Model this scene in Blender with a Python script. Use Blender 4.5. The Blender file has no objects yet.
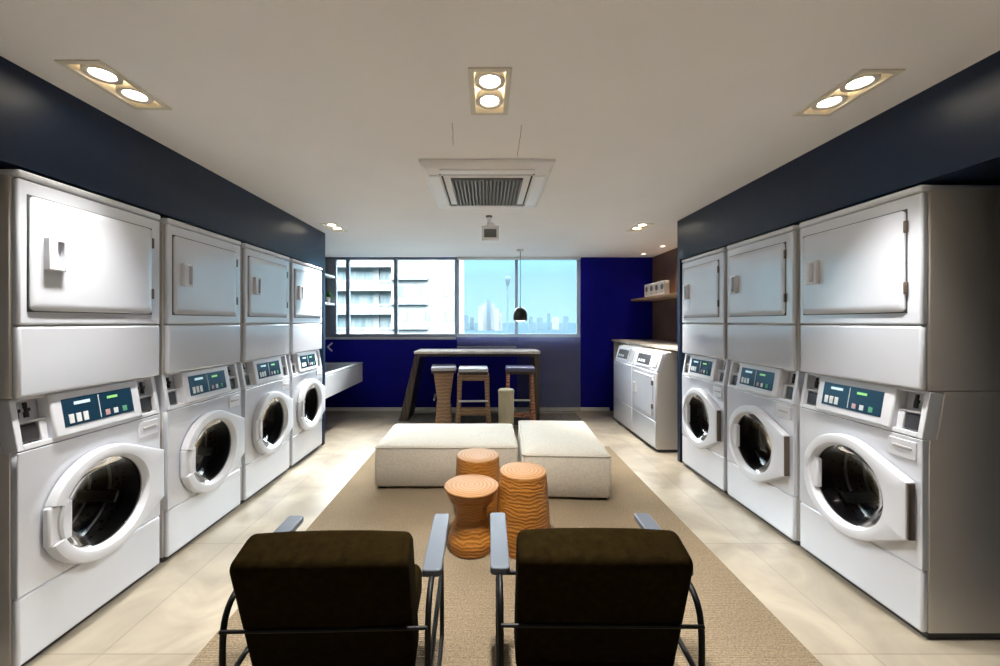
import bpy, bmesh, math, random
from mathutils import Matrix, Vector
random.seed(7)
SC = bpy.context.scene
COL = SC.collection
R = math.radians
F, VX, VY, CZ = 385.0, 487.0, 322.0, 1.38      # focal in px, vanishing point, eye height

# ------------------------------------------------------------------ materials
def mat(name, col, rough=0.5, metal=0.0, coat=0.0, spec=None, emit=None, estr=0.0, sheen=0.0):
    m = bpy.data.materials.new(name); m.use_nodes = True
    b = m.node_tree.nodes['Principled BSDF']
    b.inputs['Base Color'].default_value = (*col, 1)
    b.inputs['Roughness'].default_value = rough
    b.inputs['Metallic'].default_value = metal
    b.inputs['Coat Weight'].default_value = coat
    b.inputs['Sheen Weight'].default_value = sheen
    if spec is not None: b.inputs['Specular IOR Level'].default_value = spec
    if emit:
        b.inputs['Emission Color'].default_value = (*emit, 1)
        b.inputs['Emission Strength'].default_value = estr
    return m
def nt(m):
    n = m.node_tree
    return n, n.nodes['Principled BSDF']
def node(n, t, **kw):
    x = n.nodes.new(t)
    for k, v in kw.items():
        if k in x.inputs: x.inputs[k].default_value = v
        else: setattr(x, k, v)
    return x
def coords(n, scale=(1, 1, 1), rot=(0, 0, 0)):
    tc = n.nodes.new('ShaderNodeTexCoord'); mp = n.nodes.new('ShaderNodeMapping')
    n.links.new(tc.outputs['Object'], mp.inputs['Vector'])
    mp.inputs['Scale'].default_value = scale; mp.inputs['Rotation'].default_value = rot
    return mp.outputs['Vector']
def ramp(n, fac, stops):
    r = n.nodes.new('ShaderNodeValToRGB')
    while len(r.color_ramp.elements) < len(stops): r.color_ramp.elements.new(0.5)
    for e, (p, c) in zip(r.color_ramp.elements, stops):
        e.position = p; e.color = (*c, 1)
    n.links.new(fac, r.inputs['Fac'])
    return r.outputs['Color']
def noise_mat(name, stops, scale=5, rough=0.5, vscale=(1, 1, 1), bump=0.0, bscale=60, detail=4, **kw):
    m = mat(name, stops[0][1], rough, **kw); n, b = nt(m)
    v = coords(n, vscale)
    t = node(n, 'ShaderNodeTexNoise', Scale=scale, Detail=detail); n.links.new(v, t.inputs['Vector'])
    n.links.new(ramp(n, t.outputs['Fac'], stops), b.inputs['Base Color'])
    if bump:
        t2 = node(n, 'ShaderNodeTexNoise', Scale=bscale, Detail=3); n.links.new(v, t2.inputs['Vector'])
        bp = node(n, 'ShaderNodeBump', Strength=bump, Distance=0.01)
        n.links.new(t2.outputs['Fac'], bp.inputs['Height']); n.links.new(bp.outputs['Normal'], b.inputs['Normal'])
    return m

M = {}
M['ceiling'] = noise_mat('ceiling_paint', [(0.3, (.87, .85, .84)), (0.7, (.90, .88, .87))], 2, 0.85)
M['navy'] = noise_mat('navy_paint', [(0.3, (.0018, .011, .036)), (0.75, (.003, .015, .048))], 3, 0.36, bump=.05, bscale=25, spec=.4)
M['cobalt'] = noise_mat('cobalt_paint', [(0.3, (.001, .001, .19)), (0.7, (.002, .002, .23))], 3, 0.6, spec=.15)
M['rearwall'] = mat('rear_paint', (.42, .41, .40), 0.8)
M['bronze'] = noise_mat('bronze_panel', [(0.3, (.09, .055, .038)), (0.7, (.20, .115, .072))], 2.2, 0.42, bump=.15, bscale=14, metal=.25)
M['white_trim'] = mat('white_trim', (.72, .71, .69), 0.5)
M['enamel'] = mat('white_enamel', (.64, .67, .745), 0.2, coat=1.0); M['enamel'].node_tree.nodes['Principled BSDF'].inputs['Coat Roughness'].default_value = .10; M['enamel'].node_tree.nodes['Principled BSDF'].inputs['Coat IOR'].default_value = 1.75
M['enamel_flat'] = mat('white_textured_plastic', (.68, .70, .76), 0.36)
M['side_panel'] = mat('side_panel_enamel', (.68, .65, .62), 0.35)
M['grey_plate'] = mat('grey_plate', (.45, .45, .46), 0.4)
M['slot'] = mat('dark_slot', (.02, .02, .022), 0.4)
M['coin'] = mat('coin_tray', (.035, .033, .036), 0.35)
M['gasket'] = mat('black_rubber', (.012, .012, .013), 0.35)
M['seam'] = mat('dark_seam', (.05, .05, .055), 0.6)
M['hinge'] = mat('brown_hinge', (.10, .075, .06), 0.4)
M['screen'] = mat('navy_screen', (.008, .030, .055), 0.18, emit=(.01, .07, .14), estr=.06)
M['lcd'] = mat('white_lcd', (.5, .6, .65), 0.3, emit=(.55, .8, .9), estr=.25)
M['led'] = mat('green_led', (.15, .4, .1), 0.3, emit=(.35, .7, .25), estr=.3)
M['btn_w'] = mat('white_button', (.70, .74, .76), 0.35)
M['btn_p'] = mat('pink_button', (.55, .32, .32), 0.35)
M['btn_g'] = mat('green_button', (.10, .35, .20), 0.35)
# stainless drum with small holes
m = mat('drum_steel', (.10, .10, .105), 0.3, metal=.9); n, b = nt(m)
v = coords(n, (34, 34, 34)); t = node(n, 'ShaderNodeTexVoronoi', Scale=1.0); n.links.new(v, t.inputs['Vector'])
n.links.new(ramp(n, t.outputs['Distance'], [(0.22, (.008, .008, .008)), (0.34, (.10, .10, .10))]), b.inputs['Base Color'])
M['drum'] = m
M['lifter'] = mat('lifter_steel', (.22, .215, .21), 0.22, metal=.9)
def glassy(name, tint, gloss, rough=0.03):
    m = bpy.data.materials.new(name); m.use_nodes = True; n = m.node_tree; n.nodes.clear()
    o = n.nodes.new('ShaderNodeOutputMaterial'); mx = n.nodes.new('ShaderNodeMixShader')
    t = n.nodes.new('ShaderNodeBsdfTransparent'); g = n.nodes.new('ShaderNodeBsdfGlossy')
    t.inputs['Color'].default_value = (*tint, 1); g.inputs['Roughness'].default_value = rough
    fr = n.nodes.new('ShaderNodeFresnel'); fr.inputs['IOR'].default_value = gloss
    n.links.new(fr.outputs[0], mx.inputs[0]); n.links.new(t.outputs[0], mx.inputs[1]); n.links.new(g.outputs[0], mx.inputs[2])
    n.links.new(mx.outputs[0], o.inputs['Surface'])
    return m
M['pane'] = glassy('window_glass', (.95, .98, .98), 1.25)
M['porthole'] = glassy('smoked_glass', (.42, .42, .44), 1.17, .02)
def sheer(name, fac):
    m = bpy.data.materials.new(name); m.use_nodes = True; n = m.node_tree; n.nodes.clear()
    o = n.nodes.new('ShaderNodeOutputMaterial'); mx = n.nodes.new('ShaderNodeMixShader'); m2 = n.nodes.new('ShaderNodeMixShader')
    t = n.nodes.new('ShaderNodeBsdfTransparent'); d = n.nodes.new('ShaderNodeBsdfDiffuse'); l = n.nodes.new('ShaderNodeBsdfTranslucent')
    d.inputs['Color'].default_value = (.55, .60, .68, 1); l.inputs['Color'].default_value = (.10, .115, .135, 1)
    m2.inputs[0].default_value = .5
    v = coords(n, (1, 1, 1)); w = node(n, 'ShaderNodeTexNoise', Scale=3.0, Detail=2.0); n.links.new(v, w.inputs['Vector'])
    mr = node(n, 'ShaderNodeMapRange'); mr.inputs['To Min'].default_value = fac - .04; mr.inputs['To Max'].default_value = fac + .04
    n.links.new(w.outputs['Fac'], mr.inputs['Value']); n.links.new(mr.outputs[0], mx.inputs[0])
    n.links.new(d.outputs[0], m2.inputs[1]); n.links.new(l.outputs[0], m2.inputs[2])
    n.links.new(t.outputs[0], mx.inputs[1]); n.links.new(m2.outputs[0], mx.inputs[2]); n.links.new(mx.outputs[0], o.inputs['Surface'])
    return m
M['sheer'] = sheer('sheer_fabric', .38)
M['frame'] = mat('window_frame_aluminium', (.24, .27, .32), 0.4, metal=.3)
M['sill'] = mat('sill_grey', (.42, .43, .46), 0.5)
# large-format porcelain tiles
m = mat('porcelain_tile', (.6, .55, .46), 0.32); n, b = nt(m)
v = coords(n)
br = node(n, 'ShaderNodeTexBrick', Scale=1.0); br.offset = 0.0; br.inputs['Brick Width'].default_value = .80; br.inputs['Row Height'].default_value = .80
br.inputs['Mortar Size'].default_value = .004; br.inputs['Color1'].default_value = (.39, .35, .285, 1); br.inputs['Color2'].default_value = (.35, .31, .25, 1); br.inputs['Mortar'].default_value = (.29, .255, .205, 1)
n.links.new(v, br.inputs['Vector'])
t = node(n, 'ShaderNodeTexNoise', Scale=2.4, Detail=7.0, Distortion=1.2); n.links.new(v, t.inputs['Vector'])
rm = ramp(n, t.outputs['Fac'], [(0.32, (.66, .635, .60)), (0.66, (1.10, 1.08, 1.05))])
mx = node(n, 'ShaderNodeMix', data_type='RGBA', blend_type='MULTIPLY'); mx.inputs[0].default_value = 1
n.links.new(br.outputs['Color'], mx.inputs[6]); n.links.new(rm, mx.inputs[7]); n.links.new(mx.outputs[2], b.inputs['Base Color'])
M['tile'] = m
# woven sisal rug
m = mat('sisal_weave', (.4, .3, .2), 0.95, spec=.1); n, b = nt(m)
v = coords(n)
t = node(n, 'ShaderNodeTexNoise', Scale=120.0, Detail=4.0, Roughness=.7); n.links.new(v, t.inputs['Vector'])
t2 = node(n, 'ShaderNodeTexNoise', Scale=2.0, Detail=3.0); n.links.new(v, t2.inputs['Vector'])
c1 = ramp(n, t.outputs['Fac'], [(0.33, (.135, .102, .065)), (0.5, (.22, .170, .113)), (0.68, (.32, .255, .178))])
c2 = ramp(n, t2.outputs['Fac'], [(0.3, (.88, .88, .88)), (0.7, (1.08, 1.06, 1.04))])
mx = node(n, 'ShaderNodeMix', data_type='RGBA', blend_type='MULTIPLY'); mx.inputs[0].default_value = 1
n.links.new(c1, mx.inputs[6]); n.links.new(c2, mx.inputs[7]); n.links.new(mx.outputs[2], b.inputs['Base Color'])
w1 = node(n, 'ShaderNodeTexWave', Scale=28.0, Distortion=1.5); w1.bands_direction = 'Y'; n.links.new(v, w1.inputs['Vector'])
bp = node(n, 'ShaderNodeBump', Strength=.6, Distance=.006)
ad = node(n, 'ShaderNodeMath', operation='ADD'); n.links.new(w1.outputs['Fac'], ad.inputs[0]); n.links.new(t.outputs['Fac'], ad.inputs[1])
n.links.new(ad.outputs[0], bp.inputs['Height']); n.links.new(bp.outputs['Normal'], b.inputs['Normal'])
M['sisal'] = m
M['grey_rug'] = noise_mat('grey_rug_pile', [(0.3, (.10, .095, .09)), (0.7, (.22, .21, .20))], 30, 0.95, bump=.3, bscale=120)
M['linen'] = noise_mat('linen_upholstery', [(0.3, (.44, .395, .325)), (0.7, (.53, .475, .395))], 60, 0.9, bump=.25, bscale=260, sheen=.2)
M['velvet'] = noise_mat('brown_velvet', [(0.3, (.0075, .0045, .0010)), (0.7, (.014, .0088, .0022))], 40, 1.0, bump=.12, bscale=150, spec=.03)
M['black_steel'] = mat('black_steel', (.005, .005, .006), 0.5, spec=.2)
M['arm_paint'] = mat('arm_lacquer', (.075, .088, .112), 0.35, coat=.15)
M['black_foot'] = mat('black_foot', (.01, .01, .01), 0.6)
def wood(name, c0, c1, c2, axis='Z', scale=7, dist=5, rough=.45, bump=0.0):
    m = mat(name, c1, rough); n, b = nt(m); v = coords(n)
    w = node(n, 'ShaderNodeTexWave', Scale=scale, Distortion=dist, Detail=2.5); w.bands_direction = axis
    w.inputs['Detail Scale'].default_value = 1.2
    n.links.new(v, w.inputs['Vector'])
    n.links.new(ramp(n, w.outputs['Fac'], [(0.1, c0), (0.5, c1), (0.9, c2)]), b.inputs['Base Color'])
    if bump:
        bp = node(n, 'ShaderNodeBump', Strength=bump, Distance=.012)
        n.links.new(w.outputs['Fac'], bp.inputs['Height']); n.links.new(bp.outputs['Normal'], b.inputs['Normal'])
    return m
M['carved'] = wood('carved_wood', (.25, .088, .009), (.29, .105, .012), (.35, .14, .022), 'Z', 15, 7, .45, .2)
m = mat('end_grain', (.6, .35, .15), .6, spec=.2); n, b = nt(m); v = coords(n)
w = node(n, 'ShaderNodeTexWave', Scale=13.0, Distortion=3.0, Detail=2.0); w.wave_type = 'RINGS'; w.rings_direction = 'Z'; n.links.new(v, w.inputs['Vector'])
n.links.new(ramp(n, w.outputs['Fac'], [(0.1, (.235, .115, .045)), (0.6, (.285, .148, .060)), (0.95, (.325, .178, .078))]), b.inputs['Base Color'])
M['endgrain'] = m
M['dark_wood'] = wood('dark_wood', (.018, .011, .008), (.035, .020, .014), (.06, .034, .022), 'X', 6, 5, .3)
M['table_top'] = wood('table_top_painted_sheen', (.50, .44, .40), (.58, .52, .48), (.64, .59, .55), 'Y', 6, 4, .13)  # dark wood top; pale base colour paints in the sky's reflection
M['stool_wood'] = wood('stool_wood', (.22, .125, .066), (.27, .155, .082), (.32, .19, .105), 'Z', 7, 6, .4)
M['red_wood'] = wood('red_wood', (.16, .05, .025), (.27, .095, .05), (.42, .20, .12), 'Z', 9, 8, .4)
M['seat_grey'] = mat('grey_leather', (.52, .52, .58), .4)
M['seat_navy'] = mat('navy_leather', (.10, .10, .20), .35)
M['steel'] = mat('brushed_steel', (.60, .60, .60), .3, metal=.8)
M['stump'] = noise_mat('pale_bin', [(0.3, (.42, .36, .24)), (0.7, (.56, .50, .36))], 8, .7, vscale=(1, 1, .3))
M['shelf_wood'] = wood('shelf_wood', (.36, .23, .13), (.46, .31, .19), (.56, .40, .26), 'X', 8, 3, .5)
M['stone_top'] = noise_mat('pale_stone', [(0.3, (.46, .41, .34)), (0.7, (.58, .53, .46))], 12, .3)
M['white_box'] = mat('white_card', (.78, .77, .75), .5)
M['basin'] = mat('white_basin', (.66, .66, .68), .25, coat=.4)
M['leaf'] = noise_mat('plant_leaf', [(0.3, (.05, .22, .06)), (0.7, (.12, .36, .10))], 20, .5)
M['ac'] = mat('ac_plastic', (.88, .87, .87), .4)
M['ac_grille'] = mat('ac_grille_grey', (.22, .21, .20), .5)
M['ac_dark'] = mat('ac_dark', (.05, .05, .05), .7)
M['lamp_frame'] = mat('lamp_frame', (.70, .65, .55), .4)
M['lamp_well'] = mat('lamp_well', (.62, .57, .48), .5)
M['lamp_ring'] = mat('lamp_ring', (.72, .68, .60), .35)
M['bulb'] = mat('bulb_glow', (1, .95, .85), .4, emit=(1, .90, .72), estr=14)
M['bulb_dim'] = mat('small_bulb_glow', (1, .95, .85), .4, emit=(1, .84, .65), estr=3)
M['pendant'] = mat('black_pendant', (.010, .010, .012), .35)
M['pendant_in'] = mat('white_inner', (.8, .8, .8), .5, emit=(1, .97, .9), estr=.8)
M['cord'] = mat('grey_cord', (.10, .10, .11), .6)
M['face_grey'] = mat('grey_face', (.16, .16, .165), .5)
M['crack'] = mat('crack_line', (.30, .25, .23), .8)
M['render_w'] = noise_mat('white_render', [(0.3, (.11, .112, .113)), (0.7, (.135, .137, .138))], .6, .8)
M['balc_w'] = mat('balcony_white', (.115, .118, .118), .7)
M['ext_glass'] = noise_mat('facade_glass', [(0.35, (.055, .085, .100)), (0.5, (.090, .115, .125)), (0.65, (.13, .14, .14))], 1.1, .35, vscale=(1.6, 1, .25))
M['rail'] = mat('rail_grey', (.45, .47, .48), .5)
M['tower_w'] = noise_mat('tower_white', [(0.3, (.085, .096, .104)), (0.7, (.105, .116, .122))], .05, .8, vscale=(1, 1, .2))
M['tower_b'] = mat('tower_bluegrey', (.022, .053, .072), .8)
M['haze_land'] = noise_mat('hazy_land', [(0.35, (.012, .026, .036)), (0.65, (.017, .033, .044))], .02, 1.0, spec=0.0)
M['mast'] = mat('mast_grey', (.012, .036, .052), .7)

# ------------------------------------------------------------------ mesh helpers
class MB:
    def __init__(s): s.b = bmesh.new(); s.T = Matrix.Identity(4)
    def v(s, p): return s.b.verts.new(s.T @ Vector(p))
    def box(s, x0, x1, y0, y1, z0, z1):
        a = [s.v(p) for p in ((x0,y0,z0),(x1,y0,z0),(x1,y1,z0),(x0,y1,z0),(x0,y0,z1),(x1,y0,z1),(x1,y1,z1),(x0,y1,z1))]
        for f in ((3,2,1,0),(4,5,6,7),(0,1,5,4),(1,2,6,5),(2,3,7,6),(3,0,4,7)): s.b.faces.new([a[i] for i in f])
        return s
    def loops(s, L, closed=True, cap0=True, cap1=True):
        V = [[s.v(p) for p in l] for l in L]; k = len(V[0])
        for a, c in zip(V, V[1:]):
            for i in range(k if closed else k - 1):
                j = (i + 1) % k; s.b.faces.new((a[i], a[j], c[j], c[i]))
        if cap0: s.b.faces.new(V[0][::-1])
        if cap1: s.b.faces.new(V[-1])
        return s
    def prism_x(s, poly, x0, x1):       # poly in (y,z)
        return s.loops([[(x0, y, z) for y, z in poly], [(x1, y, z) for y, z in poly]])
    def prism_z(s, poly, z0, z1):       # poly in (x,y)
        return s.loops([[(x, y, z0) for x, y in poly], [(x, y, z1) for x, y in poly]])
    def lathe(s, prof, c=(0, 0, 0), n=32, axis='Z', cap0=True, cap1=True, fn=None):
        L = []
        for r, h in prof:
            l = []
            for i in range(n):
                t = 2 * math.pi * i / n
                rr = r * (fn(t, h) if fn else 1)
                x, y = rr * math.cos(t), rr * math.sin(t)
                l.append((c[0]+x, c[1]+y, c[2]+h) if axis == 'Z' else ((c[0]+x, c[1]+h, c[2]+y) if axis == 'Y' else (c[0]+h, c[1]+x, c[2]+y)))
            L.append(l)
        return s.loops(L, True, cap0, cap1)
    def tube(s, pts, r, n=10, smooth=0):
        P = [Vector(p) for p in pts]
        for _ in range(smooth):
            Q = [P[0]]
            for a, c in zip(P, P[1:]): Q += [a * .75 + c * .25, a * .25 + c * .75]
            P = Q + [P[-1]]
        L = []; up = Vector((.3, .9, .31)).normalized()
        for i, p in enumerate(P):
            d = (P[min(i+1, len(P)-1)] - P[max(i-1, 0)]).normalized()
            u = up - d * up.dot(d)
            if u.length < .05: u = d.orthogonal()
            u.normalize(); w = d.cross(u); up = u
            L.append([p + (u * math.cos(2*math.pi*k/n) + w * math.sin(2*math.pi*k/n)) * r for k in range(n)])
        return s.loops(L)
    def frame(s, x0, x1, z0, z1, t, y0, y1):        # rectangular ring in the xz plane
        s.box(x0, x0+t, y0, y1, z0, z1); s.box(x1-t, x1, y0, y1, z0, z1)
        s.box(x0+t, x1-t, y0, y1, z0, z0+t); s.box(x0+t, x1-t, y0, y1, z1-t, z1); return s
    def build(s, name, m, parent=None, bevel=0.0, seg=2, angle=35, smooth=True):
        bmesh.ops.recalc_face_normals(s.b, faces=s.b.faces)
        me = bpy.data.meshes.new(name); s.b.to_mesh(me); s.b.free()
        me.materials.append(m)
        if smooth:
            me.shade_smooth(); me.set_sharp_from_angle(angle=R(angle))
        o = bpy.data.objects.new(name, me); COL.objects.link(o)
        if parent: o.parent = parent
        if bevel:
            bv = o.modifiers.new('bevel', 'BEVEL'); bv.width = bevel; bv.segments = seg; bv.limit_method = 'ANGLE'; bv.angle_limit = R(40)
            bv.harden_normals = False
        return o
def tag(o, label=None, cat=None, group=None, kind=None):
    if label: o['label'] = label
    if cat: o['category'] = cat
    if group: o['group'] = group
    if kind: o['kind'] = kind
    return o
def thing(name, label, cat, loc=(0, 0, 0), rz=0, group=None):
    o = bpy.data.objects.new(name, None); COL.objects.link(o)
    o.empty_display_size = .1
    o.location = loc; o.rotation_euler = (0, 0, rz)
    return tag(o, label, cat, group)
KIDS = {}
def kids(o): return [c for c in bpy.data.objects if c.parent == o]
def dup(o, parent=None):
    c = o.copy(); COL.objects.link(c)
    if parent: c.parent = parent
    for ch in kids(o): dup(ch, c)
    return c
def place(proto, first, loc, rz, label, group=None):
    o = proto if first else dup(proto)
    o.location = loc; o.rotation_euler = (0, 0, rz); o['label'] = label
    if group: o['group'] = group
    return o
def struct(mb, name, m, **kw):
    return tag(mb.build(name, m, **kw), kind='structure')
def slab_with_holes(mb, a0, a1, b0, b1, holes, t0, t1, plane):
    """flat slab in a plane ('xy' or 'xz') with rectangular holes (a0,a1,b0,b1)"""
    A = sorted({a0, a1, *[h[0] for h in holes], *[h[1] for h in holes]}); B = sorted({b0, b1, *[h[2] for h in holes], *[h[3] for h in holes]})
    def hole(i, j):
        if i < 0 or j < 0 or i >= len(A)-1 or j >= len(B)-1: return True
        ca, cb = (A[i]+A[i+1])/2, (B[j]+B[j+1])/2
        return any(h[0] < ca < h[1] and h[2] < cb < h[3] for h in holes)
    vs = {}
    def vert(i, j, t):
        k = (i, j, t)
        if k not in vs:
            vs[k] = mb.v((A[i], B[j], t) if plane == 'xy' else (A[i], t, B[j]))
        return vs[k]
    for i in range(len(A)-1):
        for j in range(len(B)-1):
            if hole(i, j): continue
            for t in (t0, t1): mb.b.faces.new([vert(i,j,t), vert(i+1,j,t), vert(i+1,j+1,t), vert(i,j+1,t)])
            for di, dj, e in ((-1,0,((i,j),(i,j+1))), (1,0,((i+1,j),(i+1,j+1))), (0,-1,((i,j),(i+1,j))), (0,1,((i,j+1),(i+1,j+1)))):
                if hole(i+di, j+dj): mb.b.faces.new([vert(*e[0],t0), vert(*e[1],t0), vert(*e[1],t1), vert(*e[0],t1)])
    return mb

# ------------------------------------------------------------------ room shell
CEIL, DB = 2.385, 5.98
XL, XR, YR = -2.62, 2.57, -2.2
LX, RX = -1.825, 1.885                       # fronts of the two machine rows
# recessed double spotlights: centres (x, y); last three added out of view as fill
SPOTS = [(-1.57, 1.645), (0.012, 1.69), (1.575, 1.70), (-1.62, 4.09), (1.62, 4.09), (-1.50, -.85), (0.012, -.85), (1.50, -.85)]
SW, SL = .088, .172                          # half sizes
holes = [(x-SW+.012, x+SW-.012, y-SL+.012, y+SL-.012) for x, y in SPOTS]
struct(slab_with_holes(MB(), XL-.15, XR+.15, YR-.15, DB+.2, holes, CEIL, CEIL+.16, 'xy'), 'ceiling', M['ceiling'], smooth=False)
struct(MB().box(XL-.15, XR+.15, YR-.15, DB+.2, -.12, 0), 'floor', M['tile'], smooth=False)
WX0, WX1, WZ = -2.53, 1.455, 1.145           # window band
struct(slab_with_holes(MB(), XL-.15, XR+.15, 0, CEIL, [(WX0, WX1, WZ, CEIL-.004)], DB, DB+.18, 'xz'), 'wall_back', M['cobalt'], smooth=False)
struct(MB().box(XL-.15, XR+.15, YR-.15, YR, 0, CEIL), 'wall_rear', M['rearwall'], smooth=False)
struct(MB().box(XL-.15, XL, YR, DB, 0, CEIL), 'wall_left', M['navy'], smooth=False)
struct(MB().box(XR, XR+.15, YR, 3.81, 0, CEIL), 'wall_right', M['navy'], smooth=False)
struct(MB().box(XR, XR+.15, 3.81, DB, 0, CEIL), 'wall_right_recess', M['bronze'], smooth=False)
# navy soffits with the side panels that close each laundry niche
NZ = 1.992
def niche(name, x0, x1, ye, yn):
    mb = MB()
    mb.box(x0, x1, YR, ye, NZ, CEIL)               # bulkhead above the machines
    mb.box(x0, x1, YR, yn, 0, NZ)                  # wall before the first machine
    mb.box(x0, x1, ye-.05, ye, 0, NZ)              # end panel after the last machine
    return struct(mb, name, M['navy'], smooth=False)
niche('wall_left_front', XL, LX-.012, 4.372, 1.39)
niche('wall_right_front', RX+.012, XR, 3.835, 1.41)
mb = MB(); mb.box(XL, 1.90, DB-.014, DB, 0, .055)
struct(mb, 'baseboard_back', M['white_trim'], bevel=.004)
mb = MB(); mb.box(-1.835, -1.821, YR, 1.39, 0, .055)
struct(mb, 'baseboard_left', M['white_trim'], bevel=.004)

# windows ---------------------------------------------------------
def window(name, x0, x1, bars, sill):
    w = bpy.data.objects.new(name, None); COL.objects.link(w); tag(w, kind='structure'); w.location = ((x0+x1)/2, DB, WZ)
    ox, oy, oz = w.location
    f = MB(); f.T = Matrix.Translation((-ox, -oy, -oz))
    f.box(x0, x1, DB+.03, DB+.09, WZ, WZ+.05); f.box(x0, x1, DB+.03, DB+.09, CEIL-.03, CEIL-.004)
    for a, c in bars: f.box(a, c, DB+.03, DB+.09, WZ+.05, CEIL-.03)
    f.build('window_frame', M['frame'], w, bevel=.004)
    for (a, c), (d, e) in zip(bars, bars[1:]):
        p = MB(); p.T = f.T; p.box(c, d, DB+.056, DB+.062, WZ+.05, CEIL-.03); p.build('window_pane', M['pane'], w, smooth=False)
    if sill:
        s = MB(); s.T = f.T; s.box(x0-.01, x1, DB-.03, DB+.03, WZ-.035, WZ); s.build('window_sill', M['sill'], w, bevel=.004)
    return w
px = lambda u, y: (u - VX) * y / F
YG = DB + .03
window('window_1', WX0, px(456.5, YG), [(WX0, px(336, YG)), (px(345.8, YG), px(349.2, YG)), (px(393.8, YG), px(397.4, YG)), (px(454.5, YG), px(456.5, YG))], True)
window('window_2', px(456.6, YG), WX1, [(px(456.6, YG), px(459, YG)), (px(515, YG), px(518, YG)), (px(577, YG), WX1)], False)

# sheer roller blinds ----------------------------------------------
def blind(x0, x1, z0, label, yb):
    o = thing('roller_blind', label, 'blind', ((x0+x1)/2, yb, z0), 0, 'sheer blinds over the window')
    h = (x1-x0)/2; H = CEIL - .012 - z0
    a = MB(); L = []
    for k in range(25):
        x = -h + 2*h*k/24; L.append([(x, .004*math.sin(k*.9), 0), (x, .003*math.sin(k*.7), H*.5), (x, 0, H-.03)])
    a.loops(L, closed=False, cap0=False, cap1=False)
    a.build('fabric', M['sheer'], o)
    r = MB(); r.lathe([(.022, -h), (.022, h)], (0, .0, H-.018), 16, 'X'); r.build('roller_tube', M['white_trim'], o)
    c = MB(); c.box(-h, h, -.008, .008, -.012, .006); c.build('hem_bar', M['sill'], o, bevel=.003)
blind(px(457, 5.90), px(516.5, 5.90), 1.0, 'sheer pale blind ending behind the bar table top', 5.90)
blind(px(516.8, 5.86), px(580.5, 5.86), .04, 'long sheer pale blind hanging to the floor beside the cobalt wall', 5.86)

# ------------------------------------------------------------------ laundry machines
W = .655; HW = W/2; DEP = .66
DC = .537                                     # porthole centre height
CX = 0.0
def ring_pts(fn, n, extra=()):
    A = sorted({round(2*math.pi*i/n, 6) for i in range(n)} | {round(a % (2*math.pi), 6) for a in extra})
    return A, [fn(a) for a in A]
def ray_poly(a, poly):
    d = (math.cos(a), math.sin(a)); best = None
    for (x0, y0), (x1, y1) in zip(poly, poly[1:] + poly[:1]):
        ex, ey = x1-x0, y1-y0; den = d[0]*ey - d[1]*ex
        if abs(den) < 1e-9: continue
        t = (x0*ey - y0*ex)/den; u = (x0*d[1] - y0*d[0])/den
        if t > 0 and -1e-6 <= u <= 1+1e-6 and (best is None or t > best): best = t
    return best
def hull(P):
    P = sorted(P); 
    def half(Q):
        h = []
        for p in Q:
            while len(h) > 1 and (h[-1][0]-h[-2][0])*(p[1]-h[-2][1]) - (h[-1][1]-h[-2][1])*(p[0]-h[-2][0]) <= 0: h.pop()
            h.append(p)
        return h
    a, c = half(P), half(P[::-1]); return a[:-1] + c[:-1]
TILT = Matrix.Translation((0, 0, .872)) @ Matrix.Rotation(-math.atan2(.035, .205), 4, 'X')   # console frame: x across, z up the slope, y into the machine
CH = .208
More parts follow.
